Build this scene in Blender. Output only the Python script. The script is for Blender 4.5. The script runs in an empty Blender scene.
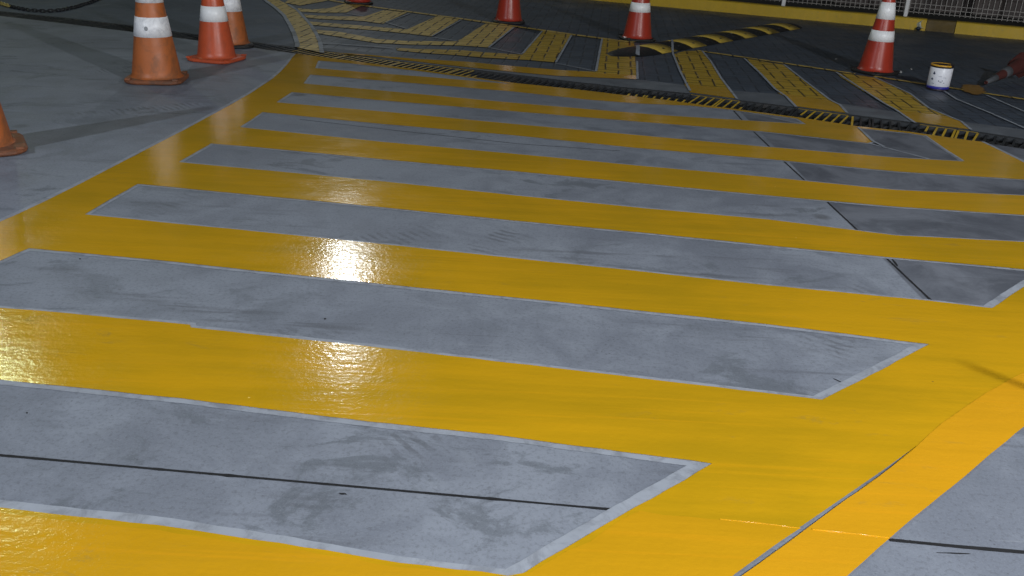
import bpy, bmesh, math, random
from mathutils import Vector, Matrix, noise
from mathutils.geometry import delaunay_2d_cdt, intersect_point_tri_2d
R = math.radians
random.seed(7)
S = bpy.context.scene
C = S.collection

# ------------------------------------------------------------------ camera
FPX, PITCH, ROLL, HGT = 920.0, R(23), R(3), 1.25
_F = Vector((0, math.cos(PITCH), -math.sin(PITCH)))
_U0 = Vector((0, math.sin(PITCH), math.cos(PITCH)))
_R = math.cos(ROLL)*Vector((1, 0, 0)) + math.sin(ROLL)*_U0
_U = -math.sin(ROLL)*Vector((1, 0, 0)) + math.cos(ROLL)*_U0
cam = bpy.data.cameras.new('camera'); cam_o = bpy.data.objects.new('camera', cam); C.objects.link(cam_o)
M = Matrix((_R, _U, -_F)).transposed().to_4x4(); M.translation = (0, 0, HGT)
cam_o.matrix_world = M
cam.sensor_width = 36; cam.lens = FPX/1024*36; cam.clip_start = .05; cam.clip_end = 500
S.camera = cam_o

# ------------------------------------------------------------------ sky, lamps, exposure
w = bpy.data.worlds.new('World'); S.world = w; w.use_nodes = True
nt = w.node_tree; bg = nt.nodes['Background']
sk = nt.nodes.new('ShaderNodeTexSky'); sk.sky_type = 'NISHITA'; sk.sun_disc = False
sk.sun_elevation = R(4); sk.sun_rotation = R(150); sk.air_density = 1.4
nt.links.new(sk.outputs[0], bg.inputs[0]); bg.inputs[1].default_value = .010

def lamp(name, loc, watt, rad, col):
    l = bpy.data.lights.new(name, 'POINT'); l.energy = watt; l.shadow_soft_size = rad; l.color = col
    o = bpy.data.objects.new(name, l); C.objects.link(o); o.location = loc
    return o
# floodlights behind the viewer (right and left) and two yard lamps far ahead, mirrored in the wet paint
lamp('floodlight_right', (4.1, -.5, 3.3), 1200, .08, (.93, .97, 1))
lamp('floodlight_left', (-5.4, .1, 3.8), 560, .08, (.80, .90, 1))
lamp('floodlight_behind', (.5, -1.3, 2.4), 370, .40, (.95, .98, 1))
lamp('yard_lamp_ahead', (-3.35, 17.0, 6.3), 270, .15, (.92, .98, 1))
lamp('yard_lamp_ahead', (-11.6, 18.0, 10.4), 430, .22, (.80, 1, .58))
lamp('yard_lamp_ahead', (-13.6, 22.0, 8.0), 120, .2, (.92, .97, 1))
sun = bpy.data.lights.new('fill_sun', 'SUN'); sun.energy = .02; sun.angle = R(.5); sun.color = (.8, .88, 1)  # faint fill light added from above; no moon is known here
so = bpy.data.objects.new('fill_sun', sun); C.objects.link(so); so.rotation_euler = (R(50), 0, R(30))
S.view_settings.view_transform = 'Standard'; S.view_settings.look = 'None'
S.view_settings.exposure = 0; S.view_settings.gamma = 1

# ------------------------------------------------------------------ helpers
def ray(x, y): return _F*FPX + _R*(x-512) - _U*(y-288)
def G(x, y, z=0.0):
    d = ray(x, y); t = (z-HGT)/d.z
    return Vector((d.x*t, d.y*t))
def GP(pts): return [G(*p) for p in pts]

def tag(o, label=None, cat=None, group=None, kind=None):
    if label: o['label'] = label
    if cat: o['category'] = cat
    if group: o['group'] = group
    if kind: o['kind'] = kind
    return o
def obj(name, bm, mats, parent=None, smooth=False):
    me = bpy.data.meshes.new(name); bm.normal_update(); bm.to_mesh(me); bm.free()
    for m in (mats if isinstance(mats, (list, tuple)) else [mats]): me.materials.append(m)
    if smooth:
        for p in me.polygons: p.use_smooth = True
    o = bpy.data.objects.new(name, me); C.objects.link(o)
    if parent: o.parent = parent
    return o
def thing(name, label, cat, loc=(0, 0, 0), rz=0, group=None):
    o = bpy.data.objects.new(name, None); C.objects.link(o); o.empty_display_size = .1
    o.location = loc; o.rotation_euler = (0, 0, rz)
    return tag(o, label, cat, group)

def pip(p, poly):
    c = False; n = len(poly); x, y = p[0], p[1]
    for i in range(n):
        a, b = poly[i], poly[i-1]
        if (a[1] > y) != (b[1] > y) and x < (b[0]-a[0])*(y-a[1])/(b[1]-a[1]) + a[0]: c = not c
    return c
def wob(poly, step=.06, amp=.003, seed=0.0):
    """subdivide a closed outline and let it wander a little, as a hand-painted edge does"""
    out = []; n = len(poly)
    for i in range(n):
        a, b = poly[i], poly[(i+1) % n]; L = (b-a).length; k = max(1, min(400, int(L/step)))
        nrm = Vector((-(b-a).y, (b-a).x))/max(L, 1e-6)
        for j in range(k):
            p = a.lerp(b, j/k)
            q = Vector((p.x*3.1+seed, p.y*3.1, .3)); q2 = Vector((p.x*22+seed, p.y*22, 4.3))
            d = (noise.noise(q)*.9 + noise.noise(q2)*.8)*amp if j else 0
            out.append(p + nrm*d)
    return out
def sheet(name, outer, holes, z, mat, kind='structure', parent=None, midx=None):
    vs = []; faces = []
    for poly in [outer]+list(holes):
        n0 = len(vs); vs += [Vector((p[0], p[1])) for p in poly]
        faces.append(list(range(n0, n0+len(poly))))
    edges = []
    for f in faces: edges += [(f[i], f[(i+1) % len(f)]) for i in range(len(f))]
    v2, e2, f2, *_ = delaunay_2d_cdt(vs, edges, [], 0, 1e-5)
    bm = bmesh.new(); bv = [bm.verts.new((v.x, v.y, z)) for v in v2]
    for f in f2:
        c = (v2[f[0]]+v2[f[1]]+v2[f[2]])/3
        if pip(c, outer) and not any(pip(c, h) for h in holes):
            try: bm.faces.new([bv[i] for i in f])
            except ValueError: pass
    for f in bm.faces:
        f.normal_update()
        if f.normal.z < 0: f.normal_flip()
    for v in [v for v in bm.verts if not v.link_faces]: bm.verts.remove(v)
    o = obj(name, bm, mat, parent)
    if kind: o['kind'] = kind
    return o
def ribbon_bm(bm, pts, wd, z, side=0, mi=0, chip=0):
    """flat strip along pts; side 0 centred, +1 wholly to the left of the walk, -1 wholly to the right"""
    n = len(pts); L = []; Rr = []
    for i, p in enumerate(pts):
        d = (pts[min(i+1, n-1)]-pts[max(i-1, 0)]).normalized(); nn = Vector((-d.y, d.x))
        a, b = (wd/2, -wd/2) if side == 0 else ((wd, 0) if side > 0 else (0, -wd))
        wv = 1+.22*noise.noise(Vector((p.x*5, p.y*5, 1.7))) + (max(0, noise.noise(Vector((p.x*31, p.y*31, 2.2)))-.25)*chip)
        L.append(bm.verts.new((*(p+nn*a*wv), z))); Rr.append(bm.verts.new((*(p+nn*b*wv), z)))
    for i in range(n-1):
        f = bm.faces.new((Rr[i], Rr[i+1], L[i+1], L[i])); f.material_index = mi
def dens(pts, step=.08):
    out = []
    for a, b in zip(pts, pts[1:]):
        k = max(1, int((b-a).length/step))
        out += [a.lerp(b, j/k) for j in range(k)]
    return out+[pts[-1]]
def box(bm, c, s, rot=None, mi=0):
    m = Matrix.Translation(c) @ (rot.to_4x4() if rot else Matrix()) @ Matrix.Diagonal((*s, 1))
    r = bmesh.ops.create_cube(bm, size=1, matrix=m)
    fs = {f for v in r['verts'] for f in v.link_faces}
    for f in fs: f.material_index = mi
    return r['verts']
def lathe(bm, prof, seg=40, mi=0):
    rings = []
    for r, z in prof:
        rings.append([bm.verts.new((r*math.cos(2*math.pi*i/seg), r*math.sin(2*math.pi*i/seg), z)) for i in range(seg)])
    for a, b in zip(rings, rings[1:]):
        for i in range(seg):
            f = bm.faces.new((a[i], a[(i+1) % seg], b[(i+1) % seg], b[i])); f.material_index = mi
    return rings
def tube(bm, pts, r, seg=8, mi=0):
    rings = []; n = len(pts)
    for i, p in enumerate(pts):
        t = (pts[min(i+1, n-1)]-pts[max(i-1, 0)]).normalized()
        u = t.cross(Vector((0, 0, 1))) if abs(t.z) < .9 else t.cross(Vector((1, 0, 0)))
        u.normalize(); v = t.cross(u)
        rings.append([bm.verts.new(p+u*r*math.cos(2*math.pi*k/seg)+v*r*math.sin(2*math.pi*k/seg)) for k in range(seg)])
    for a, b in zip(rings, rings[1:]):
        for k in range(seg):
            f = bm.faces.new((a[k], a[(k+1) % seg], b[(k+1) % seg], b[k])); f.material_index = mi
    for ring in (rings[0], rings[-1]):
        bm.faces.new(ring).material_index = mi

# ------------------------------------------------------------------ material kit
class NT:
    def __init__(s, name):
        s.m = bpy.data.materials.new(name); s.m.use_nodes = True; s.t = s.m.node_tree
        s.b = s.t.nodes['Principled BSDF']; s.co = s.new('ShaderNodeTexCoord').outputs['Object']
    def new(s, k): return s.t.nodes.new(k)
    def link(s, a, b): s.t.links.new(a, b)
    def val(s, inp, v):
        if hasattr(v, 'is_linked') or isinstance(v, bpy.types.NodeSocket): s.link(v, inp)
        else: inp.default_value = v
    def math(s, op, a, b=None, clamp=False):
        n = s.new('ShaderNodeMath'); n.operation = op; n.use_clamp = clamp; s.val(n.inputs[0], a)
        if b is not None: s.val(n.inputs[1], b)
        return n.outputs[0]
    def mapv(s, scale=(1, 1, 1), rot=(0, 0, 0), loc=(0, 0, 0), src=None):
        n = s.new('ShaderNodeMapping'); n.inputs['Scale'].default_value = scale
        n.inputs['Rotation'].default_value = rot; n.inputs['Location'].default_value = loc
        s.link(src or s.co, n.inputs[0]); return n.outputs[0]
    def noise(s, scale, detail=4, rough=.55, vec=None, dist=0):
        n = s.new('ShaderNodeTexNoise'); n.inputs['Scale'].default_value = scale
        n.inputs['Detail'].default_value = detail; n.inputs['Roughness'].default_value = rough
        n.inputs['Distortion'].default_value = dist
        s.link(vec or s.co, n.inputs['Vector']); return n.outputs['Fac']
    def voro(s, scale, vec=None, feat='F1'):
        n = s.new('ShaderNodeTexVoronoi'); n.inputs['Scale'].default_value = scale; n.feature = feat
        s.link(vec or s.co, n.inputs['Vector']); return n.outputs['Distance']
    def ramp(s, fac, a, b, lo=0., hi=1.):
        n = s.new('ShaderNodeMapRange'); n.interpolation_type = 'SMOOTHSTEP'
        s.link(fac, n.inputs[0]); n.inputs[1].default_value = a; n.inputs[2].default_value = b
        n.inputs[3].default_value = lo; n.inputs[4].default_value = hi; return n.outputs[0]
    def mix(s, fac, a, b, mode='MIX'):
        n = s.new('ShaderNodeMix'); n.data_type = 'RGBA'; n.blend_type = mode
        s.val(n.inputs[0], fac)
        for i, v in ((6, a), (7, b)):
            if isinstance(v, tuple): n.inputs[i].default_value = (*v, 1)
            else: s.link(v, n.inputs[i])
        return n.outputs[2]
    def out(s, col, rough, bump=None, bstr=.3, bdist=.01, spec=.5, metal=0):
        if isinstance(col, tuple): s.b.inputs['Base Color'].default_value = (*col, 1)
        else: s.link(col, s.b.inputs['Base Color'])
        s.val(s.b.inputs['Roughness'], rough); s.b.inputs['Specular IOR Level'].default_value = spec
        s.b.inputs['Metallic'].default_value = metal
        if bump is not None:
            n = s.new('ShaderNodeBump'); n.inputs['Strength'].default_value = bstr; n.inputs['Distance'].default_value = bdist
            s.link(bump, n.inputs['Height']); s.link(n.outputs[0], s.b.inputs['Normal'])
        return s.m

def concrete(name, tint=(.252, .274, .325), dark=(.178, .194, .236), slab=False):
    n = NT(name)
    big = n.noise(.9, 5, .6, dist=.4); mid = n.noise(4.2, 8, .68, dist=.8)
    col = n.mix(n.ramp(n.math('ADD', n.math('MULTIPLY', big, .55), n.math('MULTIPLY', mid, .45)), .40, .60), dark, tint)
    # broad smudges with soft ragged borders
    sm = n.math('MULTIPLY', n.ramp(n.noise(3.1, 7, .7, n.mapv((1, 1.6, 1), loc=(6, 1, 0)), .9), .53, .62), n.ramp(n.noise(1.0, 2, .5, n.mapv(loc=(2, 7, 0))), .4, .58))
    col = n.mix(n.math('MULTIPLY', sm, .7), col, (.122, .136, .160))
    # long faint tyre scuffs, swept in two directions
    for rz, sc, a, am in ((R(62), (1.1, 9, 1), .60, .30), (R(28), (.8, 14, 1), .62, .26)):
        st = n.noise(2.0, 4, .6, n.mapv(sc, (0, 0, rz)))
        gate = n.ramp(n.noise(1.3, 2, .5, n.mapv(loc=(rz*3, 1, 0))), .5, .66)
        col = n.mix(n.math('MULTIPLY', n.math('MULTIPLY', n.ramp(st, a-.08, a+.1), gate), am*2.0, True), col, (.095, .10, .118))
    # pale trowel laitance and fine grain
    col = n.mix(n.ramp(n.noise(2.3, 6, .7, n.mapv(loc=(9, 3, 0)), 1.2), .55, .75, 0, .35), col, (.30, .325, .37))
    fine = n.noise(85, 4, .75)
    col = n.mix(n.ramp(fine, .34, .52, .38, 0), col, (.09, .095, .11))
    col = n.mix(n.ramp(n.noise(240, 2, .7), .52, .7, 0, .22), col, (.36, .38, .41))
    # pores, hair scratches and two worn tyre tread prints
    pore = n.math('MULTIPLY', n.ramp(n.voro(38), .05, .12, 1, 0), n.ramp(n.noise(3.5, 3, .6, n.mapv(loc=(1, 5, 0))), .48, .62))
    col = n.mix(n.math('MULTIPLY', pore, .6), col, (.06, .062, .07))
    for rz, off in ((R(24), 2.), (R(-38), 7.)):
        scr = n.noise(5.0, 2, .4, n.mapv((.35, 22, 1), (0, 0, rz), (off, off, 0)))
        gs = n.ramp(n.noise(1.7, 2, .5, n.mapv(loc=(off*2, 3, 0))), .54, .64)
        col = n.mix(n.math('MULTIPLY', n.math('MULTIPLY', n.ramp(scr, .70, .76), gs), .5), col, (.34, .36, .39))
        col = n.mix(n.math('MULTIPLY', n.math('MULTIPLY', n.ramp(scr, .24, .30, 1, 0), gs), .55), col, (.07, .072, .08))
    for rz, off in ((R(-40), .35), (R(-58), .1)):
        sp = n.new('ShaderNodeSeparateXYZ'); n.link(n.mapv(rot=(0, 0, rz), loc=(0, off, 0)), sp.inputs[0])
        band = n.ramp(n.math('ABSOLUTE', n.math('SUBTRACT', n.math('FLOORED_MODULO', sp.outputs[1], 1.3), .65)), .07, .10, 1, 0)
        bar = n.ramp(n.math('SINE', n.math('ADD', n.math('MULTIPLY', sp.outputs[0], 170), n.math('MULTIPLY', n.noise(6, 3), 9))), -.2, .5)
        g3 = n.math('MULTIPLY', n.ramp(n.noise(1.4, 3, .6, n.mapv(loc=(off*30, 2, 0))), .52, .64), n.ramp(n.noise(9, 4, .7), .38, .6))
        col = n.mix(n.math('MULTIPLY', n.math('MULTIPLY', band, n.math('MULTIPLY', bar, g3)), .5), col, (.085, .088, .10))
    # oil drops and small pits
    drop = n.ramp(n.voro(1.5, n.mapv(loc=(.4, .2, 0))), .03, .085, 1, 0)
    gate = n.ramp(n.noise(.8, 1, .5, n.mapv(loc=(4, 8, 0))), .45, .6)
    col = n.mix(n.math('MULTIPLY', n.math('MULTIPLY', drop, gate), .5), col, (.06, .058, .058))
    pit = n.ramp(n.voro(9, n.mapv(loc=(.7, 2.2, 0))), .012, .04, 1, 0)
    gate2 = n.ramp(n.noise(2.1, 2, .5, n.mapv(loc=(14, 8, 0))), .5, .6)
    col = n.mix(n.math('MULTIPLY', n.math('MULTIPLY', pit, gate2), .8), col, (.04, .04, .042))
    if slab:   # the older, darker slab beyond the two joints
        sep = n.new('ShaderNodeSeparateXYZ'); n.link(n.co, sep.inputs[0])
        m1 = n.ramp(sep.outputs[0], 1.462, 1.472)
        m2 = n.ramp(n.math('ADD', sep.outputs[1], n.math('MULTIPLY', sep.outputs[0], .06)), 1.725, 1.735)
        m3 = n.ramp(n.noise(1.1, 5, .6, n.mapv(loc=(3, 3, 0))), .3, .7, .62, .95)
        col = n.mix(n.math('MULTIPLY', n.math('MULTIPLY', m1, m2), m3), col, n.mix(n.ramp(n.noise(2.6, 7, .72, n.mapv(loc=(5, 2, 0)), .8), .36, .64), (.075, .08, .098), (.165, .174, .205)))
    rough = n.ramp(mid, .3, .7, .52, .72)
    h = n.math('ADD', n.math('MULTIPLY', fine, .3), n.math('MULTIPLY', mid, .5))
    return n.out(col, rough, h, .25, .006, .25)

def brickfac(n, rz, unit=.105, mort=.068):
    """herringbone of 2:1 blocks: joint mask 0..1 and a per-area tone"""
    sep = n.new('ShaderNodeSeparateXYZ'); n.link(n.mapv((1/unit, 1/unit, 1), (0, 0, rz)), sep.inputs[0])
    wx = n.math('MULTIPLY', n.math('SUBTRACT', n.noise(2.5, 2), .5), .25)
    x = n.math('ADD', sep.outputs[0], wx); y = n.math('ADD', sep.outputs[1], wx)
    u = n.math('FLOOR', x); v = n.math('FLOOR', y); fx = n.math('SUBTRACT', x, u); fy = n.math('SUBTRACT', y, v)
    k = n.math('FLOORED_MODULO', n.math('SUBTRACT', u, v), 4)
    def off(val, kk):
        c = n.new('ShaderNodeMath'); c.operation = 'COMPARE'; n.link(k, c.inputs[0]); c.inputs[1].default_value = kk; c.inputs[2].default_value = .3
        return n.math('ADD', val, n.math('MULTIPLY', c.outputs[0], 9))
    one = lambda q: n.math('SUBTRACT', 1, q)
    d = n.math('MINIMUM', n.math('MINIMUM', off(fx, 1), off(one(fx), 0)), n.math('MINIMUM', off(fy, 2), off(one(fy), 3)))
    j = n.ramp(d, mort*.5, mort*1.5, 1, 0)
    cmb = n.new('ShaderNodeCombineXYZ'); n.link(u, cmb.inputs[0]); n.link(v, cmb.inputs[1])
    wn = n.new('ShaderNodeTexWhiteNoise'); n.link(cmb.outputs[0], wn.inputs[0])
    return j, wn.outputs['Value']

PAV = R(5)
def pavers(name, tint, dark):
    n = NT(name); j, tone = brickfac(n, PAV)
    col = n.mix(n.noise(1.3, 5, .6), dark, tint)
    col = n.mix(n.math('MULTIPLY', tone, .3), col, (.03, .031, .035))
    col = n.mix(n.math('MULTIPLY', j, .55), col, (.014, .015, .018))
    h = n.math('SUBTRACT', n.math('MULTIPLY', n.noise(60, 4, .7), .25), j)
    return n.out(col, n.ramp(n.noise(2, 3), .3, .7, .42, .62), h, .35, .005, .5)

def paint(name, a, b, rough=(.2, .34), bump=.22, brick=False, worn=0., spec=.5):
    n = NT(name)
    big = n.noise(1.1, 4, .6, dist=.6)
    roll = n.noise(3.0, 5, .65, n.mapv((.5, 5, 1), (0, 0, R(5))))
    col = n.mix(n.ramp(n.math('ADD', n.math('MULTIPLY', big, .6), n.math('MULTIPLY', roll, .4)), .36, .64), a, b)
    # thin passes where the slab greys the film, brushed streaks and fallen drips
    thin = n.math('MULTIPLY', n.ramp(n.noise(7, 6, .72, n.mapv((.7, 1.8, 1), (0, 0, R(5)), (3, 1, 0)), .6), .58, .72), n.ramp(n.noise(1.2, 2, .5, n.mapv(loc=(7, 4, 0))), .42, .6))
    col = n.mix(n.math('MULTIPLY', thin, .5), col, (.31, .215, .05))
    streak = n.ramp(n.noise(2.2, 3, .6, n.mapv((.35, 14, 1), (0, 0, R(5)), (1, 9, 0))), .56, .70)
    col = n.mix(n.math('MULTIPLY', streak, .35), col, (b[0]*1.12, b[1]*1.02, b[2]))
    spot = n.ramp(n.voro(5, n.mapv(loc=(.9, .1, 0))), .008, .022, 1, 0)
    col = n.mix(n.math('MULTIPLY', spot, n.ramp(n.noise(1.6, 2, .5, n.mapv(loc=(8, 8, 0))), .5, .56)), col, (.80, .55, .12))
    fleck = n.ramp(n.voro(7, n.mapv(loc=(.3, .8, 0))), .01, .03, 1, 0)
    col = n.mix(n.math('MULTIPLY', n.math('MULTIPLY', fleck, n.ramp(n.noise(2, 2), .52, .6)), .7), col, (.10, .075, .03))
    fine = n.noise(60, 3, .6); mid = n.noise(13, 4, .6, dist=.5)
    h = n.math('ADD', n.math('MULTIPLY', fine, .62), n.math('MULTIPLY', mid, .5))
    h = n.math('ADD', h, n.math('MULTIPLY', n.noise(4.5, 4, .6, n.mapv((1, 9, 1), (0, 0, R(-38)))), .55))
    if worn:
        col = n.mix(n.ramp(n.noise(26, 6, .75), .56, .68, 0, worn), col, (.16, .155, .15))
    if brick:
        j, tone = brickfac(n, PAV)
        gap = n.math('MULTIPLY', j, n.ramp(n.noise(5, 3, .6), .30, .46))
        col = n.mix(n.math('MULTIPLY', gap, .97), col, (.010, .009, .007))
        col = n.mix(n.math('MULTIPLY', tone, .22), col, (.30, .17, .03))
        h = n.math('SUBTRACT', n.math('MULTIPLY', h, .35), n.math('MULTIPLY', j, 1.0))
    r = n.ramp(n.math('ADD', n.math('MULTIPLY', n.noise(5, 4, .65), .6), n.math('MULTIPLY', n.noise(9, 5, .7, n.mapv((.5, 4, 1), (0, 0, R(20)))), .4)), .36, .64, *rough)
    return n.out(col, r, h, bump*(1.5 if brick else 1), .012, spec)

def plain(name, col, rough=.5, var=.25, scale=8, bump=.1, metal=0, spec=.5, dirt=None, dscale=5, damt=.6):
    n = NT(name)
    c = n.mix(n.noise(scale, 5, .65), tuple(v*(1-var) for v in col), tuple(min(1, v*(1+var)) for v in col))
    if dirt:
        c = n.mix(n.ramp(n.noise(dscale, 7, .72, dist=.6), .44, .66, 0, damt), c, dirt)
    return n.out(c, n.ramp(n.noise(scale*1.7, 3), .3, .7, rough*.85, min(1, rough*1.15)), n.noise(scale*6, 4), bump, .003, spec, metal)

M_conc = concrete('concrete', slab=True)
M_conc2 = concrete('concrete_far', (.10, .122, .168), (.07, .086, .12))
M_collar = concrete('concrete_collar', (.17, .185, .21), (.10, .11, .13))
M_pav = pavers('pavers', (.082, .105, .146), (.05, .064, .09))
M_line = plain('bare_edge_line', (.315, .338, .39), .7, .2, 9, .15, dirt=(.19, .20, .23), dscale=14, damt=.75)
M_yel = paint('yellow_paint', (.49, .285, .007), (.64, .345, .008), (.11, .18), .09)
M_fresh = paint('fresh_yellow_paint', (.64, .315, .010), (.71, .345, .011), (.2, .3), .09)
M_coat = paint('second_coat', (.57, .298, .008), (.64, .325, .009), (.14, .22), .11)
M_yelp = paint('yellow_paint_on_pavers', (.46, .30, .025), (.55, .36, .035), (.35, .5), .35, brick=True)
M_yelold = paint('faded_yellow_paint_on_pavers', (.56, .385, .085), (.66, .47, .12), (.45, .6), .35, brick=True, worn=.55)
M_joint = plain('joint_sealant', (.010, .010, .012), .8, .3, 20)
M_iron = plain('cast_iron', (.032, .036, .042), .5, .35, 30, .3, .3, dirt=(.07, .062, .055))
M_ironY = plain('yellow_painted_iron', (.62, .40, .03), .4, .2, 30, .2, dirt=(.2, .13, .03), damt=.35)
M_mud = plain('drain_silt', (.03, .03, .031), .9, .4, 6)

# ------------------------------------------------------------------ drain line (far and near lip, metres on the ground)
far_px = [(-420, -42), (0, 11), (64, 17.5), (128, 25), (242, 40.5), (297, 47.5), (343, 53.5), (381, 59), (431, 65), (476, 70), (512, 74.5), (574, 82), (624, 87.5), (667, 91.5),
          (692, 94), (736, 100), (792, 107), (847, 114.5), (908, 122), (971, 131), (1024, 139), (1160, 163)]
near_px = [(-420, -36), (0, 16), (64, 23.5), (128, 31.5), (242, 46.5), (297, 54), (343, 60), (381, 65), (431, 71.5), (476, 78), (512, 83), (574, 89.5), (624, 95.5), (667, 100.5),
           (692, 104), (740, 110), (800, 118), (856, 126.5), (908, 132), (971, 141), (1024, 149), (1180, 176)]
DF, DN = GP(far_px), GP(near_px)
if __name__ == '__main__' and False: print(DF, DN)
# ground sheets either side of the channel
sheet('ground', [Vector((-70, -40)), Vector((70, -40)), Vector((70, DN[-1].y-6))] + [DN[-1]] + DN[-2::-1] + [Vector((-70, DN[0].y+18))], [], 0, M_conc)
curve_px = [(297, 48), (297.5, 45), (295.6, 39), (294, 34), (290, 26), (284, 16), (275, 8), (264, 0), (248, -10), (225, -22), (190, -36)]
CU = GP(curve_px)
i297 = 5
farL = [Vector((-70, DF[0].y+18))] + DF[:i297] + [DF[i297]] + CU[1:] + [Vector((CU[-1].x-14, 90)), Vector((-70, 90))]
sheet('ground', farL, [], 0, M_conc2)
farR = [DF[i297]] + DF[i297+1:] + [Vector((70, DF[-1].y-6)), Vector((70, 90)), Vector((CU[-1].x-14, 90))] + CU[:0:-1]
sheet('paved_yard', farR, [], 0, M_pav)
# concrete collar on the far lip
col_px = [(297, 46), (345, 50), (415, 58), (468, 62), (512, 66.5), (560, 71.5), (600, 76), (640, 80), (690, 86), (730, 91), (775, 94), (830, 102.5), (900, 113), (965, 122.5), (1024, 130), (1160, 154)]
sheet('drain_collar', DF[i297:] + GP(col_px)[::-1], [], .003, M_collar)
bm = bmesh.new()
for P in (DF, DN):
    for a, b in zip(P, P[1:]):
        q = [bm.verts.new((*a, 0)), bm.verts.new((*b, 0)), bm.verts.new((*b, -.16)), bm.verts.new((*a, -.16))]; bm.faces.new(q)
for (a, b), (c, d) in zip(zip(DF, DF[1:]), zip(DN, DN[1:])):
    bm.faces.new([bm.verts.new((*p, -.16)) for p in (c, d, b, a)])
tag(obj('drain_channel', bm, M_mud), kind='structure')

# ------------------------------------------------------------------ painted hatching on the concrete
left_edge = [(-420, 455), (-200, 330), (-80, 263), (0, 222.5), (19.5, 217-4.5), (47, 204-4), (82, 185-1), (127, 160), (185, 130), (220, 111), (250, 94), (272.5, 79), (280, 72.5), (287, 65), (293, 57), (296, 54)]
left_edge[4:7] = [(19.5, 214), (47, 201), (82, 183.5)]
top_edge = [(343, 60), (381, 65), (431, 71.5), (476, 78), (512, 83), (574, 89.5), (624, 95.5), (667, 100.5), (692, 104), (740, 110), (800, 118), (856, 126.5), (908, 132), (971, 141), (981, 142)]
right_edge = [(983.5, 143), (1000, 151), (1024, 163), (1085, 196), (1300, 240), (1180, 300), (1024, 427), (890, 538.5), (848, 575), (780, 640), (700, 720), (-420, 900)]
outer = GP(left_edge + top_edge + right_edge)
# lift the far lip of the paint a hair clear of the channel edge
cells = {
 1: [(318.5, 61), (343, 63), (381, 67.2), (431, 73), (470, 78.3), (504, 83), (512, 84.5), (431, 77.5), (381, 73.8), (315, 68.5)],
 2: [(310.5, 75), (406, 83), (512, 91.8), (587, 100), (640, 104), (690, 106), (732, 110.2), (745, 112.2), (797, 119), (806, 124.6), (740, 120.5), (662, 115.5), (587, 109.5), (512, 103), (406, 93.2), (303.5, 83.8)],
 3: [(292, 92.5), (384, 101), (512, 111.6), (637, 122), (762, 131.8), (868, 143.5), (873, 142), (858, 128.5), (908, 133.5), (924, 136), (963, 161.8), (893, 157.8), (762, 147), (637, 135.5), (512, 124.2), (384, 112), (276.5, 102.7)],
 4: [(262.5, 112.6), (384, 124.6), (512, 135.6), (637, 148.5), (768, 159.6), (896, 172), (1024, 180), (1060, 186), (1090, 200), (1024, 196), (896, 190.5), (768, 177.6), (637, 166), (512, 154), (384, 142.5), (240, 127.6)],
 5: [(211, 144), (256, 147.6), (384, 160), (512, 171.5), (637, 183.5), (768, 196), (896, 207.3), (1024, 215.5), (1132, 222), (1091, 246.5), (1024, 242.5), (896, 236), (768, 220), (637, 208), (512, 195.6), (384, 182), (256, 170), (179, 162.6)],
 6: [(138, 184.5), (256, 195.8), (384, 208), (512, 221), (640, 233), (768, 246), (896, 258.5), (1024, 270), (1049, 272), (1024, 287.5), (992, 308.8), (928, 301.3), (768, 286), (640, 272), (512, 258.6), (384, 245), (200, 226.6), (85, 215)],
 7: [(29, 249), (150, 260), (256, 271.5), (384, 285), (512, 298), (640, 311.5), (768, 325), (929, 345), (822, 400.5), (700, 386), (512, 364), (350, 345), (191, 328.2), (190, 325.5), (100, 317), (0, 308.6), (-110, 300), (-60, 288)],
 8: [(-420, 338), (-200, 360), (0, 380.5), (180, 399), (350, 420), (512, 438), (712, 464.5), (620, 517), (524, 574), (508, 577), (400, 564), (280, 544), (157, 526), (0, 508.5), (-250, 480), (-420, 462)],
}
gap = [(700, 604), (735, 575), (797, 530.2), (830, 507.5), (884, 470.3), (918, 445.5), (886, 472), (833, 510), (803, 532.3), (741.5, 577), (707, 606)]
cellw = {k: wob(GP(v), .05, .0035, k*7.7) for k, v in cells.items()}
gapw = GP(gap)
outw = wob(outer, .07, .004, 3.3)
sheet('road_marking', outw, list(cellw.values())+[gapw], .0032, M_yel)
# pale taped edge lines just inside every bare bar: the outline less its own inset
widths = {1: .017, 2: .015, 3: .015, 4: .014, 5: .015, 6: .016, 7: .018, 8: .022}
rightend = {6: (.030, [(1049, 272), (1024, 287.5), (992, 308.8)]), 7: (.028, [(929, 345), (822, 400.5)]), 8: (.034, [(712, 464.5), (620, 517), (524, 574)])}
for k, v in cells.items():
    pts = GP(v); wide = rightend.get(k, (0, []))
    wl = [wide[0] if (v[i] in wide[1] and v[(i+1) % len(v)] in wide[1]) else widths[k] for i in range(len(v))]
    if k == 8: wl[-5:-2] = [.030, .027, .025]
    area = sum(pts[i-1].x*pts[i].y-pts[i].x*pts[i-1].y for i in range(len(pts)))
    sg = 1 if area > 0 else -1
    ins = []; n = len(pts)
    for i in range(n):
        a, b, c = pts[i-1], pts[i], pts[(i+1) % n]
        d1 = (b-a).normalized(); d2 = (c-b).normalized()
        n1 = Vector((-d1.y, d1.x))*sg; n2 = Vector((-d2.y, d2.x))*sg
        w1, w2 = wl[i-1], wl[i]; den = n1.x*n2.y-n1.y*n2.x
        if abs(den) < .12: ins.append(b+(n1+n2).normalized()*(w1+w2)/2)
        else:
            q = Vector(((w1*n2.y-w2*n1.y)/den, (n1.x*w2-n2.x*w1)/den))
            if q.length > 4*max(w1, w2): q = q.normalized()*4*max(w1, w2)
            ins.append(b+q)
    grow = [p+(p-q)*.25 for p, q in zip(pts, ins)]
    sheet('marking_edge_line', grow, [wob(ins, .02, .0032, k*5.1)], .0014, M_line)
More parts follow.
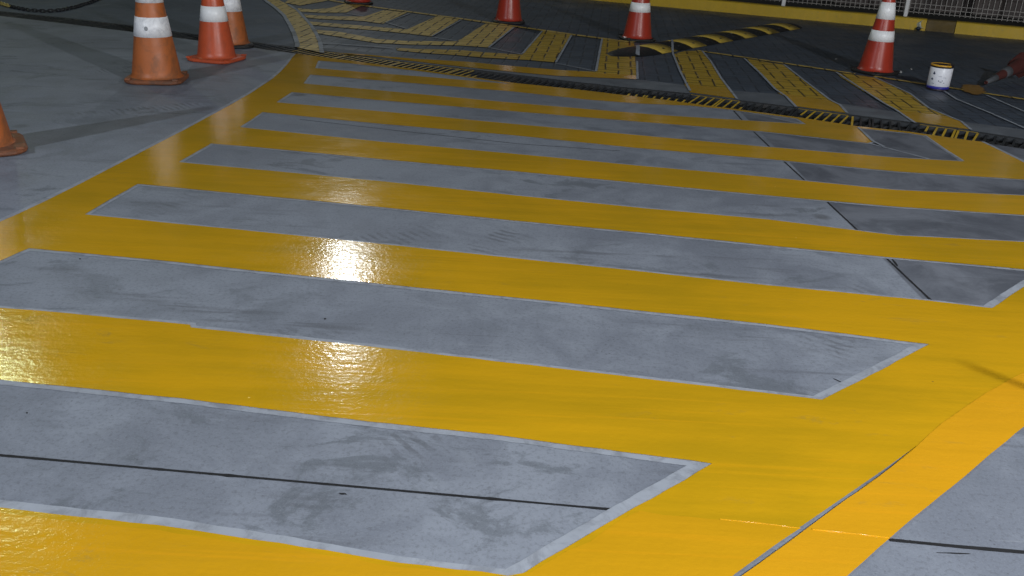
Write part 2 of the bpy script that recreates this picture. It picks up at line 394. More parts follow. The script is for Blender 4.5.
bm = bmesh.new()
# stray taped lines where the hatching was set out over the drain
for pl, wd in (([(731, 109), (784, 120.5), (806, 124.6)], .016), ([(868, 143.5), (890, 149), (930, 159.5)], .018)):
    ribbon_bm(bm, dens(GP(pl)), wd, .0024)
# outer edge, left and right
ribbon_bm(bm, dens(GP(left_edge[1:]), .1), .021, .0034, 1)
ribbon_bm(bm, dens(GP([(858, 128), (873, 142), (884, 147.5)]), .1), .018, .0062)
ribbon_bm(bm, dens(GP([(981, 142), (1000, 151), (1024, 163), (1085, 196)]), .1), .022, .0034, 1)
ribbon_bm(bm, dens(GP([(925, 136), (945, 150), (963, 161.5)]), .1), .018, .0036, 0)
tag(obj('marking_edge_line', bm, M_line), kind='structure')
# fresh border stripe and a second coat where the roller overlapped
fresh = GP([(1180, 262), (1024, 373.5), (986, 394), (941.5, 424.5), (918, 446), (886, 472.2), (833, 510.2), (803, 532.6), (741.5, 577.3), (690, 622), (790, 628), (849, 575.5), (890.5, 538.8), (1024, 427.6), (1180, 302)])
sheet('road_marking', wob(fresh, .06, .003, 9), [], .0044, M_fresh)
coat = GP([(600, 720), (-420, 880), (-420, 560), (0, 514), (157, 531), (280, 549), (400, 569), (512, 582), (528, 575), (622, 520), (640, 512), (780, 527), (800, 529.5), (760, 557), (732, 577)])
sheet('road_marking', wob(coat, .05, .012, 5), [], .0037, M_coat)

# joints between slabs
bm = bmesh.new()
ribbon_bm(bm, dens(GP([(-420, 419), (0, 455.5), (300, 482), (620, 510.5)]), .012), .0085, .0010, chip=.9)
ribbon_bm(bm, dens(GP([(889, 540), (960, 547), (1024, 552.5), (1400, 590)]), .012), .011, .0010, chip=.9)
j2 = GP([(731.5, 108.4), (741, 119), (754, 132), (767, 144.5), (783.5, 161), (804, 180), (825, 200), (854, 227), (886, 258), (931.5, 301)])
ribbon_bm(bm, dens(j2, .012), .009, .0010, chip=.9)
for cx, cy, rx, ry, rz in ((343, 494, 4, .9, .1), (955, 553.5, 17, .7, .03), (655, 459.5, 4, .5, .4), (838, 381, 5, .5, .45), (27, 413, 1, .7, 0), (266, 535, 1, .6, 0),
                           (895, 263, 5, .8, .9), (325, 319, 1.2, .8, 0), (80, 259, .9, .6, 0)):
    c = G(cx, cy); vs = []
    for q in range(14):
        a = q*math.pi/7; r_ = 1+.5*noise.noise(Vector((cx+math.cos(a)*1.5, cy+math.sin(a)*1.5, 0)))
        ex, ey = rx*math.cos(a)*r_, ry*math.sin(a)*r_
        vs.append(bm.verts.new((*G(cx+ex*math.cos(rz)-ey*math.sin(rz), cy+ex*math.sin(rz)+ey*math.cos(rz)), .0009)))
    f = bm.faces.new(vs); f.normal_update()
    if f.normal.z < 0: f.normal_flip()
ribbon_bm(bm, dens(GP([(300, 119.5), (400, 131), (520, 144), (620, 151)]), .1), .006, .0008)
tag(obj('slab_joint', bm, M_joint), kind='structure')
bm = bmesh.new()
def ridge(pts, mat_w, z):
    tube(bm, [Vector((*p, z)) for p in dens(pts, .1)], mat_w, 6)
ridge(GP([(720, 520.5), (772, 526), (800, 529.5)]), .0013, .0037)
ridge(GP([(812, 531), (850, 535), (889, 539.5)]), .002, .0048)
tag(obj('road_marking', bm, M_fresh, smooth=True), kind='structure')

# ------------------------------------------------------------------ painted hatching on the pavers
inner = [(322, 53.5), (320, 42.5), (316, 34), (311, 26), (305, 19), (297.5, 11), (290, 6), (280, 1), (268, -7), (250, -17), (215, -30)]
polysF = [
 curve_px[:-1] + [(192, -33)] + inner[::-1],                                                                       # curved border
 [(285, 3), (300, 6), (325, 1.5), (340, -3), (322, -4), (290, -1)],
 [(297.5, 8.8), (312, 10), (330, 8.5), (350, 2.5), (362, 6), (346, 13), (322, 13.2), (300, 12)],
 [(304, 15), (320, 16.2), (345, 17), (364, 17), (384, 10.5), (407, 13), (386, 22.5), (383, 24.3), (363, 21.5), (340, 20.3), (320, 19.5), (306, 18)],
 [(309, 22), (340, 24.5), (377, 27.5), (407, 30), (437, 16.5), (459, 20), (432, 37), (407, 34), (377, 31), (340, 28), (312, 25.5)],
 [(315, 30), (340, 32.5), (377, 39.5), (407, 41.6), (457, 42), (486, 24), (514, 27.5), (488, 48), (460, 46), (407, 45), (377, 43.6), (340, 37.5), (318, 34)],
]
polysN = [
 [(396, 48.5), (418, 49.5), (460, 50.7), (485, 53), (522, 55.5), (543, 31.5), (571, 35.5), (554, 63), (527, 60.5), (485, 58.5), (460, 56), (418, 53), (397, 51)],
 [(330, 53), (362, 55), (415, 59.5), (468, 62.5), (497, 65.5), (556, 70.5), (596, 72.5), (602, 39.5), (634, 44), (637, 80), (599, 78.5), (556, 76.5), (512, 72.5), (468, 68), (431, 64), (381, 58)],
 [(673, 55), (685, 51.5), (702, 51.5), (711, 62.5), (721, 79), (736.5, 99.3), (690, 93.2), (680, 72)],
 [(744, 59), (784, 65.5), (802.5, 80), (830, 101), (840, 106), (847.5, 114), (796, 107), (786, 97.5), (775, 90), (760, 74)],
 [(836, 73), (874, 78), (910, 94.5), (928.5, 109), (961, 122.5), (971, 130.6), (915, 122.8), (896, 111), (885, 105), (841, 78)],
]
for P, m in ((polysF, M_yelold), (polysN, M_yelp)):
    for i, pl in enumerate(P):
        sheet('road_marking', wob(GP(pl), .1, .006, i*3.1), [], .006, m)
for pl in ([(684, 84.5), (729, 90), (736.5, 99.3), (690, 93.2)], [(777, 93.5), (829, 101.5), (840, 106), (847.5, 114), (796, 107), (786, 97.5)],
           [(898, 111.5), (940, 116), (961, 122.5), (971, 130.6), (915, 122.8)], [(330, 53), (362, 55), (415, 59.5), (468, 62.5), (497, 65.5), (556, 70.5), (600, 74), (637, 76.5), (637, 80), (599, 78.5), (556, 76.5), (512, 72.5), (468, 68), (431, 64), (381, 58)]):
    sheet('road_marking', wob(GP(pl), .08, .003, 1), [], .0068, M_yel)
farline = [(300, -5), (340, 2.5), (363, 6), (384, 9), (407, 12), (437, 16), (459, 19), (487, 23), (515, 27), (544, 31), (571, 35), (602, 39), (634, 43)]
bm = bmesh.new(); ribbon_bm(bm, dens(GP(farline), .15), .085, .0075)
ribbon_bm(bm, dens(GP([(696, 51), (744, 58), (785, 64), (818, 69), (855, 74.5)]), .15), .055, .0075)
ribbon_bm(bm, dens(GP([(874, 77), (896, 80.5), (926, 85), (950, 88.5), (991, 95), (1024, 100), (1200, 128)]), .15), .055, .0075)
tag(obj('road_marking', bm, M_yelold), kind='structure')
sheet('road_marking', wob(GP([(962, 88), (966, 85.5), (978, 86), (985, 89), (984, 93.5), (974, 95.5), (964, 92.5)]), .02, .03, 4), [], .0085, plain('spilt_ochre_paint', (.27, .14, .025), .4, .3, 14))
bm = bmesh.new()
for pl, wd in (([(322, 44), (340, 45), (393, 49)], .05), ([(346, 14), (364, 17)], .05), ([(386, 23.2), (407, 29.5)], .045), ([(432, 38), (457, 41.6)], .04),
               ([(488, 48.3), (522, 55.2)], .035), ([(555, 64), (596, 72.3)], .03), ([(672, 48), (673, 55), (680, 72), (690, 92)], .035), ([(637, 62), (637.5, 80)], .035),
               ([(602, 39.5), (596, 72)], .035), ([(702, 51.5), (711, 62.5), (721, 79), (737, 100)], .035), ([(744, 59), (760, 74), (775, 90), (786, 97.5), (796, 108)], .035),
               ([(784, 65.5), (802.5, 80), (830, 101), (840, 106), (847, 114)], .035), ([(836, 73), (885, 105), (896, 111), (915, 124)], .035),
               ([(874, 78), (910, 94.5), (928.5, 109), (961, 122.5), (971, 131)], .035), ([(944, 92), (956, 100), (990, 114), (1024, 129), (1100, 158)], .035),
               ([(986, 96), (1024, 112.5), (1110, 147)], .035), ([(322, 53.5), (320, 42.5), (316, 34), (311, 26), (305, 19), (297.5, 11), (288, 5)], .065),
               ([(461, 20.5), (432, 37)], .03), ([(514, 28), (489, 48)], .035), ([(542, 32), (522.5, 54.5)], .035), ([(571.5, 36), (556, 63)], .035), ([(410, 14), (386, 23)], .03),
               (curve_px[:-1], .075)):
    ribbon_bm(bm, dens(GP(pl), .1), wd*.52, .0092)
tag(obj('marking_edge_line', bm, M_line), kind='structure')

# ------------------------------------------------------------------ drain grates
yel_over = [GP(q) for q in (
    [(297, 44), (322, 49), (322, 58), (297, 57)], [(322, 48), (470, 66), (478, 81), (322, 60)], [(600, 92.5), (690, 97), (690, 108), (600, 99)],
    [(690, 90), (736.5, 97), (746, 113), (690, 106)], [(796, 105), (847.5, 112), (863, 130), (806, 122)], [(914, 120), (971, 128), (987, 146), (932, 140)])]
def isyel(p): return any(pip(p, q) for q in yel_over)
class Path:
    def __init__(s, P):
        s.P = P; s.d = [0]
        for a, b in zip(P, P[1:]): s.d.append(s.d[-1]+(b-a).length)
    def at(s, t):
        for i in range(len(s.P)-1):
            if t <= s.d[i+1] or i == len(s.P)-2:
                return s.P[i].lerp(s.P[i+1], (t-s.d[i])/(s.d[i+1]-s.d[i]))
MID = [(a+b)/2 for a, b in zip(DF, DN)]
WID = [(a-b).length for a, b in zip(DF, DN)]
pm = Path(MID[1:-1] and MID)
def strip(bm, a, b, wd, z0, z1, mi):
    nf = len(bm.faces)
    d = (b-a); L = d.length; d.normalize(); ang = math.atan2(d.y, d.x)
    c = (a+b)/2
    box(bm, (c.x, c.y, (z0+z1)/2), (L, wd, z1-z0), Matrix.Rotation(ang, 3, 'Z'), 0)
    if mi:
        bm.faces.ensure_lookup_table()
        for f in bm.faces[nf:]:
            f.normal_update()
            if f.normal.z > .5: f.material_index = 1
def crossing(poly, p, d):
    """distance along d from p to the polyline"""
    best = None
    for a, b in zip(poly, poly[1:]):
        e = b-a; den = d.x*e.y-d.y*e.x
        if abs(den) < 1e-9: continue
        q = a-p; t = (q.x*e.y-q.y*e.x)/den; u = (q.x*d.y-q.y*d.x)/den
        if -1e-6 <= u <= 1+1e-6 and abs(t) < 1 and (best is None or abs(t) < abs(best)): best = t
    return best if best is not None else .15
t = 0; total = pm.d[-1]; gi = 0; SP = .052
def plabel(mid, ny, n):
    return ('grate')
grate_objs = []
while t < total-.3:
    L = .506 if True else 0
    m0 = pm.at(t+L/2); px = (m0.x, m0.y)
    bm = bmesh.new(); k = int(L/SP); ny = 0
    prevF = prevN = None
    for i in range(k+1):
        s = t + .008 + i*(L-.016)/k
        p = pm.at(s); q = pm.at(min(total, s+.02)); d = (q-p).normalized(); nn = Vector((-d.y, d.x))
        tf = crossing(DF, p, nn); tn = crossing(DN, p, -nn)
        pf = p+nn*(tf-.006); pn = p-nn*(tn-.006)
        pts = [pn, pn.lerp(pf, .36), pf]
        for a, b in zip(pts, pts[1:]):
            y = isyel((a+b)/2); ny += y
            strip(bm, a, b, .014 if y else .012, -.022, -.004, 1 if y else 0)
        if prevF:
            for a, b, sd in ((prevF, pf, -1), (prevN, pn, 1)):
                off = nn*(.008*sd)
                strip(bm, a+off, b+off, .016, -.03, -.002, 1 if isyel((a+b)/2+nn*.02*sd) else 0)
        prevF, prevN = pf, pn
    o = obj('drain_grate', bm, [M_iron, M_ironY]); grate_objs.append((o, m0, ny/(2*(k+1))))
    t += L+.004
ground_pt = lambda m: m
lo, hi = [], []
for o, m0, fy in grate_objs:
    o['group'] = 'drain grates along the channel'
    o['category'] = 'drain grate'
def pxof(m):
    v = Vector((m.x, m.y, 0))-Vector((0, 0, HGT)); z = v.dot(_F)
    return 512+FPX*v.dot(_R)/z, 288-FPX*v.dot(_U)/z
vis = [g for g in grate_objs if -25 < pxof(g[1])[0] < 1050]
for g in grate_objs:
    if g not in vis:
        bpy.data.objects.remove(g[0])
GL = []

# ------------------------------------------------------------------ cones
M_org_dirty = plain('grimy_orange_plastic', (.46, .13, .035), .5, .2, 6, .12, dirt=(.2, .085, .04), dscale=7, damt=.75)
M_org = plain('orange_red_plastic', (.56, .095, .035), .36, .15, 5, .06, dirt=(.33, .075, .04), dscale=6, damt=.5)
M_red = plain('red_plastic', (.40, .040, .022), .33, .12, 5, .05, dirt=(.25, .035, .022), dscale=6, damt=.4)
M_band = plain('white_reflective_sheet', (.93, .94, .96), .35, .03, 12, .05, dirt=(.75, .75, .78), dscale=10, damt=.35)
M_band_d = plain('dirty_white_reflective_sheet', (.92, .92, .95), .4, .05, 14, .1, dirt=(.5, .5, .54), dscale=17, damt=.6)
M_grey = plain('grey_smudge', (.3, .31, .33), .6)
HC, RB, RT = .75, .142, .03
def rad(z): return RB+(RT-RB)*(z-.03)/(HC-.03)
def cone(label, px=None, mat=M_org, band=M_band, loc=None, rz=0, flange=.39, group='traffic cones standing round the markings', tilt=None, bands=((.27, .375), (.455, .60)), dot=False, name='traffic_cone', scale=1, foot=None):
    p = G(*px) if px else None
    r = thing(name, label, 'traffic cone', loc or (p.x, p.y, 0), rz, group)
    r.scale = (scale,)*3
    bm = bmesh.new(); prof = [(RB+.012, .028), (RB+.004, .034)]
    for i in range(25): z = .04+(HC-.045)*i/24; prof.append((rad(z), z))
    prof += [(RT-.002, HC), (RT-.012, HC-.001), (RT-.014, HC-.08)]
    lathe(bm, prof, 48); obj('cone_body', bm, mat, r, True)
    # foot: square plate with chamfered corners, a raised lip and four pads
    bm = bmesh.new(); h = flange/2; c = .085
    def ring(s, z):
        o = []; a = h*s
        for sx, sy in ((1, 1), (-1, 1), (-1, -1), (1, -1)):
            for q in range(5):
                an = math.atan2(sy, sx)-math.pi/4+q*math.pi/8
                o.append(bm.verts.new((sx*(a-c)+c*math.cos(an), sy*(a-c)+c*math.sin(an), z)))
        return o
    rr = [ring(.97, .004), ring(1, .012), ring(1, .022), ring(.965, .028), ring(.80, .030)]
    for a, b in zip(rr, rr[1:]):
        for i in range(20): bm.faces.new((a[i], a[(i+1) % 20], b[(i+1) % 20], b[i]))
    bm.faces.new(rr[-1]); bm.faces.new(rr[0][::-1])
    for sx in (1, -1):
        for sy in (1, -1): box(bm, (sx*(h-.035), sy*(h-.035), .031), (.03, .03, .010))
    obj('base', bm, foot or mat, r)
    for z0, z1 in bands:
        bm = bmesh.new()
        lathe(bm, [(rad(z0)-.001, z0-.0005), (rad(z0)+.0025, z0), (rad(z1)+.0025, z1), (rad(z1)-.001, z1+.0005)], 48)
        o = obj('reflective_band', bm, band, r, True)
    if dot:
        bm = bmesh.new(); z = .315; a = R(-96); rr_ = rad(z)+.004
        for k in range(1):
            cx = Vector((rr_*math.cos(a), rr_*math.sin(a), z)); n_ = Vector((math.cos(a), math.sin(a), .15)).normalized()
            u = Vector((-math.sin(a), math.cos(a), 0)); v = n_.cross(u)
            bm.faces.new([bm.verts.new(cx+u*.011*math.cos(q*.524)+v*.013*math.sin(q*.524)) for q in range(12)])
        obj('sticker', bm, M_grey, r)
    return r
M_foot = plain('black_rubber_foot', (.016, .015, .015), .6, .3, 12, .2)
M_footb = plain('grimy_brown_foot', (.25, .085, .035), .6, .3, 12, .2, dirt=(.09, .055, .04), damt=.8)
cone('scuffed brown-orange cone with a grey dot on its white band, on bare concrete', (157.5, 80.5), M_org_dirty, M_band_d, rz=R(8), dot=True, flange=.335, scale=1.12, foot=M_footb, bands=((.265, .375), (.455, .60)))
cone('clean orange-red cone with an orange foot, just before the dark drain', (217, 60), M_org, M_band, rz=R(-14), flange=.36, bands=((.292, .40), (.47, .60)))
cone('brownish cone half hidden behind the clean orange-red cone', (231.5, 46), M_org_dirty, M_band_d, rz=R(25), foot=M_foot, flange=.34, bands=((.285, .40), (.47, .60)))
cone('grimy orange cone cut by the left picture edge, nearest to the viewer', (-21, 149), M_org_dirty, M_band_d, rz=R(32), scale=1.08, foot=M_footb, flange=.38)
RB_ = ((.275, .362), (.455, .59))
cone('red cone standing at the near end of the striped speed hump', (637, 40), M_red, M_band, rz=R(12), foot=M_foot, flange=.33, bands=RB_)
cone('red cone with two bright white bands, left of the paint can', (874.5, 73), M_red, M_band, rz=R(30), foot=M_foot, flange=.33, bands=RB_)
cone('red cone seen only from its lower body, on far pavers at top centre', (508.5, 22.5), M_red, M_band, rz=R(5), foot=M_foot, flange=.34, bands=((.30, .39), (.47, .60)))
cone('dark red cone foot cut by the top picture edge, above the far hatching', (358.5, 3.5), M_red, M_band, rz=R(15), foot=M_foot, flange=.33)
# a cone lying on its side at the right edge
p0 = G(986, 81, .05); p1 = G(1040, 66, .1)
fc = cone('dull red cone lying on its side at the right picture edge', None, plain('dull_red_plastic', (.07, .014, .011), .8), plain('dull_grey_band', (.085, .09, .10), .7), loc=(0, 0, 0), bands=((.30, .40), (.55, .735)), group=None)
dirv = Vector((p0.x-p1.x, p0.y-p1.y, 0)).normalized()
tipc = Vector((p0.x, p0.y, .035)); el = math.asin((.035-.19)/HC*.8)
ax = Vector((dirv.x*math.cos(el), dirv.y*math.cos(el), math.sin(el)))
qrot = Vector((0, 0, 1)).rotation_difference(ax)
fc.scale = (.45, .45, .85); fc.rotation_mode = 'XYZ'; fc.rotation_euler = (qrot.to_matrix() @ Matrix.Rotation(R(45), 3, 'Z') @ Matrix.Rotation(R(45), 3, 'Z')).to_euler()
fc.location = tipc-ax*HC*.85

# ------------------------------------------------------------------ rubber speed hump
M_rub = plain('black_rubber', (.012, .012, .013), .6, .3, 20, .3)
M_ruby = plain('yellow_hump_block', (.56, .39, .06), .55, .2, 9, .25, dirt=(.16, .12, .04), dscale=9, damt=.45)
a0, a1 = G(619, 55.5), G(788, 26.2)
ang = math.atan2((a1-a0).y, (a1-a0).x); LH = (a1-a0).length
hump = thing('speed_hump', 'black and yellow striped rubber speed hump lying across the dark pavers', 'speed hump', (a0.x, a0.y, 0), ang)
WH, HH = .40, .038
hx = Vector((math.cos(ang), math.sin(ang))); hy = Vector((-hx.y, hx.x))
CAP0, CAP1 = -.12, .42
def hprof(v, s=1): return .004+HH*s*max(0, 1-abs(v)**2.2)
def hcap(x):
    u = min(1, max(0, (x-CAP0)/(CAP1-CAP0))); return max(.03, math.sqrt(max(0, 1-(1-u)**2)))
def hseg(x0, x1, cap=0):
    bm = bmesh.new(); NS = 14; rows = []; nx = 12 if cap else 2
    for i in range(nx+1):
        u = i/nx; x = x0+(x1-x0)*u; s = 1
        if cap == 1: s = hcap(x)
        if cap == -1: s = max(.03, math.sqrt(max(0, 1-u*u)))
        rows.append([bm.verts.new((x, v*WH/2*s, hprof(v, s))) for v in [-1+2*j/NS for j in range(NS+1)]])
    for a, b in zip(rows, rows[1:]):
        for j in range(NS): bm.faces.new((a[j], b[j], b[j+1], a[j+1]))
    bm.faces.new(rows[0]); bm.faces.new(rows[-1][::-1])
    return bm
obj('end_cap', hseg(CAP0, CAP1, 1), M_rub, hump, True)
nseg = 11; x = CAP1; L1 = (LH-.12-CAP1)/nseg
for i in range(nseg):
    y = i % 2 == 0; e = .0015
    o = obj('yellow_block' if y else 'black_block', hseg(x+e, x+L1-e), M_ruby if y else M_rub, hump, True)
    for sg in (1, -1):      # countersunk fixing bolt near each edge
        bm = bmesh.new(); r_ = lathe(bm, [(.001, .006), (.011, .006), (.014, .003), (.014, -.004)], 10)
        vs = [v for q in r_ for v in q]
        bmesh.ops.translate(bm, verts=vs, vec=(x+L1/2, sg*.12, hprof(.6)-.001))
        obj('fixing_bolt', bm, M_rub, o, True)
    x += L1
obj('end_cap', hseg(x, x+.26, -1), M_rub, hump, True)
for pl, wd in (([(637.5, 44), (637.3, 62)], .035), ([(670.6, 38), (673, 56)], .022)):       # edge lines carried over the hump
    bm = bmesh.new(); prev = None
    pp = dens(GP(pl), .02); d = (pp[-1]-pp[0]).normalized(); nn = Vector((-d.y, d.x))
    for p in pp:
        cur = []
        for q in (p+nn*wd/2, p-nn*wd/2):
            l = q-a0; lx, ly = l.dot(hx), l.dot(hy); sc = hcap(lx); v = ly/(WH/2*sc)
            cur.append((lx, ly, (hprof(v, sc) if abs(v) < 1 else .004)+.004, abs(v) < 1.02))
        if prev and all(c[3] for c in cur+prev):
            bm.faces.new([bm.verts.new(c[:3]) for c in (prev[0], prev[1], cur[1], cur[0])])
        prev = cur
    obj('painted_line', bm, M_line, hump)

# ------------------------------------------------------------------ paint can
M_lab = plain('white_label', (.78, .79, .86), .4, .06, 20, .05)
M_tin = plain('dark_tin', (.05, .04, .05), .35, .2, 20, .05, .6)
M_blue = plain('blue_label_band', (.03, .03, .30), .4, .1, 20)
M_ink = plain('label_ink', (.05, .06, .12), .5)
M_pnt = plain('wet_yellow_paint', (.62, .33, .03), .3, .2, 9)
pc = G(937, 89.5)
can = thing('paint_can', 'white labelled paint can with blue foot and yellow paint on its rim', 'paint can', (pc.x, pc.y, 0), 0)
rc, hc = .083, .198
bm = bmesh.new(); lathe(bm, [(rc-.006, .002), (rc+.001, .002), (rc+.002, .006), (rc, .012), (rc, hc-.012), (rc+.002, hc-.006), (rc+.002, hc), (rc-.006, hc), (rc-.008, hc-.03), (.001, hc-.03)], 40)
obj('tin_body', bm, M_tin, can, True)
bm = bmesh.new(); lathe(bm, [(rc+.0008, .014), (rc+.0012, .014), (rc+.0012, .034), (rc+.0008, .034)], 40); obj('blue_band', bm, M_blue, can, True)
bm = bmesh.new(); lathe(bm, [(rc+.0009, .0345), (rc+.0014, .035), (rc+.0014, hc-.022), (rc+.0009, hc-.0215)], 40); lab = obj('label', bm, M_lab, can, True)
def patch(a0, a1, z0, z1):
    bm = bmesh.new()
    n = 6; r_ = rc+.0022
    vs = [[bm.verts.new((r_*math.cos(R(a0+(a1-a0)*i/n)), r_*math.sin(R(a0+(a1-a0)*i/n)), z)) for i in range(n+1)] for z in (z0, z1)]
    for i in range(n): bm.faces.new((vs[0][i], vs[0][i+1], vs[1][i+1], vs[1][i]))
    obj('print_mark', bm, M_ink, lab)
for a in [(-152, -140, .125, .137), (-150, -143, .138, .146), (-158, -146, .083, .093), (-154, -150, .093, .099), (-118, -113, .075, .083), (-110, -100, .070, .075), (-100, -96, .078, .086), (-92, -84, .064, .068),
          (-150, -135, .055, .058), (-120, -104, .112, .114), (-98, -80, .105, .107)]:
    patch(*a)
bm = bmesh.new(); lathe(bm, [(rc-.0085, hc-.028), (rc-.009, hc-.024), (.001, hc-.022)], 40)
obj('paint', bm, M_pnt, can, True)
bm = bmesh.new(); lathe(bm, [(rc+.0025, hc-.009), (rc+.0035, hc-.004), (rc+.003, hc+.002), (rc-.004, hc+.003), (rc-.007, hc-.002)], 40)
for f in list(bm.faces):
    c = f.calc_center_median(); an = math.degrees(math.atan2(c.y, c.x))
    if -60 < an < 20: bm.faces.remove(f)
obj('paint_rim', bm, M_pnt, can, True)
bm = bmesh.new(); tube(bm, [Vector(((rc+.004)*math.cos(a)+.0, (rc+.010)*math.sin(a)*.35+rc*.55, hc*.72+.0-.10*math.sin(a)*.0+.02*math.cos(2*a))) for a in [R(v) for v in range(0, 181, 12)]], .002, 6)
obj('handle', bm, M_tin, can, True)

# ------------------------------------------------------------------ chain lying past the drain
M_chk = plain('black_plastic_link', (.015, .016, .02), .45)
M_chy = plain('yellow_plastic_link', (.5, .40, .12), .45, .2, 30)
ch = thing('chain', 'black plastic chain with yellow end links slack on the ground behind the drain', 'chain', (0, 0, 0))
cp = dens(GP([(-6, 3), (5, 6.5), (14, 9), (30, 12), (45, 13), (60, 12), (76, 8.5), (90, 4), (99, .5), (106, -3)]), .003)
pa = Path(cp); n = int(pa.d[-1]/.040)
for i in range(n):
    s = (i+.5)*pa.d[-1]/n; p = pa.at(s); q = pa.at(min(pa.d[-1], s+.01)); d = q-p; an = math.atan2(d.y, d.x)
    fy = s/pa.d[-1]; yl = fy < .17 or fy > .86; bmx = bmesh.new()
    rot = Matrix.Translation((p.x, p.y, .018)) @ Matrix.Rotation(an, 4, 'Z') @ Matrix.Rotation(R(90 if i % 2 else 12), 4, 'X')
    pts = [rot @ Vector((.024*math.cos(a)+(.008 if math.cos(a) > 0 else -.008), .014*math.sin(a), 0)) for a in [R(v) for v in range(0, 361, 30)]]
    tube(bmx, pts, .0075 if yl else .0052, 6)
    obj('link', bmx, M_chy if yl else M_chk, ch, True)

# ------------------------------------------------------------------ kerb, verge, fence, wall behind
M_kerb = paint('yellow_kerb_paint', (.54, .36, .018), (.64, .42, .025), (.45, .6), .25, worn=.3)
M_kdark = plain('brown_stained_kerb', (.14, .095, .028), .7, .3, 8, .2, dirt=(.05, .04, .02))
M_verge = plain('dark_soil', (.02, .019, .018), .95, .4, 5, .4)
k0, k1 = G(706, 10.7), G(1024, 40)
kd = (k1-k0).normalized(); kn = Vector((-kd.y, kd.x)); kang = math.atan2(kd.y, kd.x)
def kpt(s, o=0): return k0+kd*s+kn*o
def kerb_piece(name, s0, s1, mat, h=.135, back=.14, off=0.):
    bm = bmesh.new(); n = max(1, int((s1-s0)/.25))
    prof = [(off, -.02), (off, h-.02), (off+.006, h-.006), (off+.02, h), (back, h), (back, -.02)]
    rows = []
    for i in range(n+1):
        s = s0+(s1-s0)*i/n; wv = .004*noise.noise(Vector((s*1.7, 0, 0)))
        rows.append([bm.verts.new((*kpt(s, o+wv), z+wv)) for o, z in prof])
    for a, b in zip(rows, rows[1:]):
        for j in range(len(prof)-1): bm.faces.new((a[j], b[j], b[j+1], a[j+1]))
    bm.faces.new(rows[0]); bm.faces.new(rows[-1][::-1])
    return obj(name, bm, mat)
sA = (G(925, 32)-k0).dot(kd); sB = (G(954, 34.5)-k0).dot(kd)
tag(kerb_piece('kerb', -14, sA-.004, M_kerb), kind='structure')
tag(kerb_piece('kerb', sB+.004, 16, M_kerb), kind='structure')
tag(kerb_piece('kerb', sA, sB, M_kdark, .132, .14, .02), kind='structure')
bm = bmesh.new(); bm.faces.new([bm.verts.new((*p, .10)) for p in (kpt(-14, .14), kpt(16, .14), kpt(16, 9), kpt(-14, 9))])
tag(obj('verge', bm, M_verge), kind='structure')
M_fen = plain('galvanised_wire', (.25, .235, .22), .5, .15, 20, .05, .3)
M_post = plain('white_post_paint', (.82, .82, .84), .5, .05, 10, dirt=(.6, .6, .6), damt=.3)
FO = .24
fen = thing('fence', 'grey wire mesh fence with white posts behind the yellow kerb', 'fence', (*kpt(2, FO), .1), 0)
fl = fen.location.copy()
def fl_pt(s, z, o=0): p = kpt(s, FO+o); return Vector((p.x-fl.x, p.y-fl.y, z-fl.z))
bm = bmesh.new(); s = -13.5; i = 0
while s < 15.5:
    a, b = fl_pt(s, .17), fl_pt(s, 2.1); c = (a+b)/2
    box(bm, c, (.008, .008, (b-a).length), Matrix.Rotation(kang, 3, 'Z')); s += .058; i += 1
for z in (.185, .235, .285, .62, .95, 1.3, 1.65, 1.72, 1.79, 2.05):
    a, b = fl_pt(-13.5, z, .010), fl_pt(15.5, z, .010); c = (a+b)/2
    box(bm, c, ((b-a).length, .006, .007), Matrix.Rotation(kang, 3, 'Z'))
obj('mesh_panel', bm, M_fen, fen)
sp1 = (G(782.5, 7.5, .11)-k0).dot(kd); sp2 = (G(905, 17.5, .11)-k0).dot(kd); dsp = sp2-sp1
for q in range(-6, 8):
    s = sp1+dsp*q
    if -13 < s < 15:
        bm = bmesh.new(); a, b = fl_pt(s, .105, -.03), fl_pt(s, 2.2, -.03)
        box(bm, (a+b)/2, (.045, .04, (b-a).length), Matrix.Rotation(kang, 3, 'Z'))
        bmesh.ops.bevel(bm, geom=bm.edges[:], offset=.005, segments=1, affect='EDGES')
        box(bm, a+Vector((0, 0, .006)), (.10, .09, .008), Matrix.Rotation(kang, 3, 'Z'))
        obj('post', bm, M_post, fen)
M_wall = plain('brown_rendered_wall', (.12, .10, .095), .85, .35, 2.5, .3, dirt=(.04, .035, .035), dscale=1.2, damt=.8)
bm = bmesh.new()
for s in [v*.9 for v in range(-14, 17)]:
    p = kpt(s, 1.7); jit = .06*noise.noise(Vector((s, 3, 0)))
    box(bm, (p.x, p.y, 1.2), (.74+jit, .16, 2.3), Matrix.Rotation(kang, 3, 'Z'))
p = kpt(1, 2.0); box(bm, (p.x, p.y, 1.2), (30, .12, 2.3), Matrix.Rotation(kang, 3, 'Z'))
tag(obj('wall', bm, M_wall), 'dull brown wall of upright slabs showing dimly through the mesh fence', 'wall')

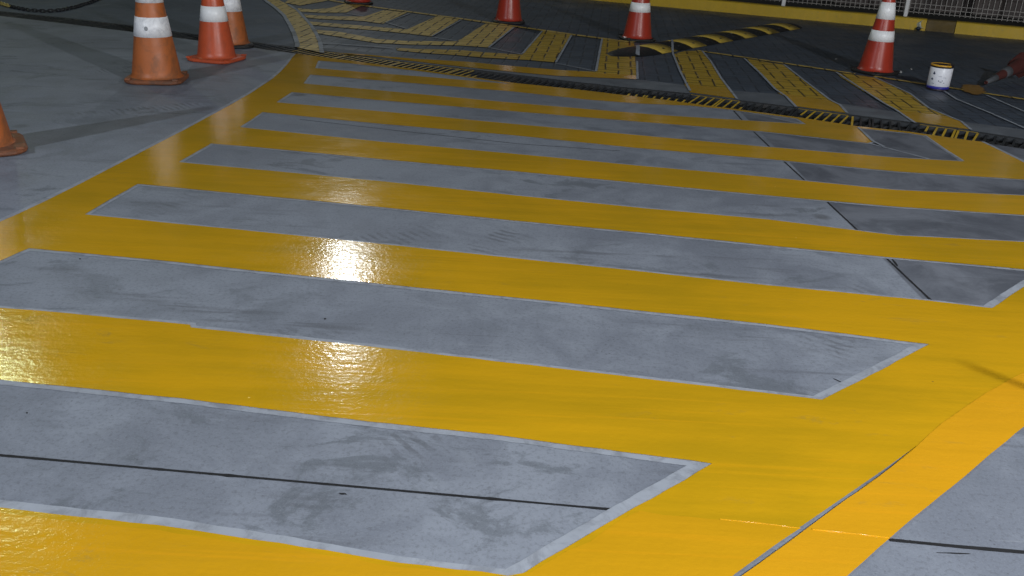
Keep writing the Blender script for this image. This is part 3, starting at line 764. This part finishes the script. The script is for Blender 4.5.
# ------------------------------------------------------------------ small litter by the kerb
M_lit = plain('crumpled_wrapper', (.6, .62, .56), .45, .3, 30, .2)
M_litd = plain('dark_cap', (.02, .03, .05), .5)
pl = G(918, 30)
lt = thing('crumpled_cup', 'small crumpled pale cup lying against the yellow kerb', 'litter', (pl.x, pl.y, 0), R(30))
bm = bmesh.new(); lathe(bm, [(.001, 0), (.032, 0), (.036, .03), (.041, .07), (.044, .10), (.040, .10), (.036, .05), (.03, .006), (.001, .006)], 20)
for v in bm.verts:
    v.co += Vector((noise.noise(v.co*30), noise.noise(v.co*30+Vector((5, 0, 0))), 0))*.012
bmesh.ops.rotate(bm, verts=bm.verts, cent=(0, 0, 0), matrix=Matrix.Rotation(R(75), 3, 'X'))
bmesh.ops.translate(bm, verts=bm.verts, vec=(0, .04, .048))
obj('cup', bm, M_lit, lt, True)
bm = bmesh.new(); bmesh.ops.create_icosphere(bm, subdivisions=2, radius=.028)
for v in bm.verts: v.co = Vector((v.co.x*1.3, v.co.y, v.co.z*.8))*(1+.3*noise.noise(v.co*40)) + Vector((-.045, -.035, .024))
obj('scrap', bm, M_litd, lt, True)
M_peb = plain('pebble', (.3, .3, .3), .8)
for i, (x, y, r_, lab_) in enumerate([(900, 73.5, .016, 'pale pebble just right of the two-band red cone'), (836, 60, .010, 'tiny pebble on dark ground left of the two-band red cone'), (911, 70, .009, 'tiny pebble between the two-band red cone and the paint can')]):
    p = G(x, y); bm = bmesh.new(); bmesh.ops.create_icosphere(bm, subdivisions=2, radius=r_)
    for v in bm.verts: v.co = v.co*(1+.25*noise.noise(v.co*70+Vector((i*4, 0, 0)))); v.co.z = v.co.z*.7+r_*.6
    o = obj('pebble', bm, M_peb, None, True); o.location = (p.x, p.y, .004); tag(o, lab_, 'pebble')

# ------------------------------------------------------------------ labels for the grates, from what lies beside or over each
vis.sort(key=lambda g: g[1].x)
GLAB = ['dark drain grate at the left picture edge, below the yellow end of the chain',
 'dark drain grate below the sagging middle of the black chain',
 'dark drain grate just right of the chain, before the scuffed brown-orange cone',
 'dark drain grate directly behind the scuffed brown-orange cone',
 'dark drain grate between the scuffed brown-orange cone and the orange-red cone',
 'dark drain grate running behind the orange-red cone',
 'dark drain grate ending at the curved pale edge line of the yellow border',
 'drain grate crossed by the curved yellow border, partly yellow at its left end',
 'yellow painted drain grate just right of the curved border, above the shortest grey bars',
 'yellow painted drain grate under the far hatching, right neighbour of another fully yellow one',
 'drain grate half yellow half black, where the left yellow paint ends',
 'all black drain grate below the middle of the far hatching',
 'black drain grate with a thin yellow strip along its near right side',
 'mostly yellow drain grate at the foot of the stripe below the speed hump',
 'mostly black drain grate between the two yellow stripes right of the speed hump',
 'drain grate painted yellow by the middle of the three wide stripes at right',
 'drain grate black on its left and yellow on its right, below the paint can',
 'drain grate at the right picture edge, yellow only at its left end']
for (o, m0, fy), lb in zip(vis, GLAB): o['label'] = lb
for o, m0, fy in vis[len(GLAB):]: o['label'] = 'drain grate cut off by the picture edge'

# slender stake off to the right whose thin shadow crosses the fresh stripe
M_stk = plain('dark_stake', (.05, .05, .05), .5)
st = thing('stake', 'thin upright stake beside the fresh stripe at the right, casting a narrow shadow', 'stake', (2.12, 1.72, 0))
bm = bmesh.new(); tube(bm, [Vector((0, 0, 0)), Vector((0, 0, .88))], .009, 10); obj('shaft', bm, M_stk, st, True)
bm = bmesh.new(); lathe(bm, [(.001, 0), (.10, 0), (.10, .012), (.02, .03), (.009, .05)], 24); obj('base', bm, M_stk, st, True)
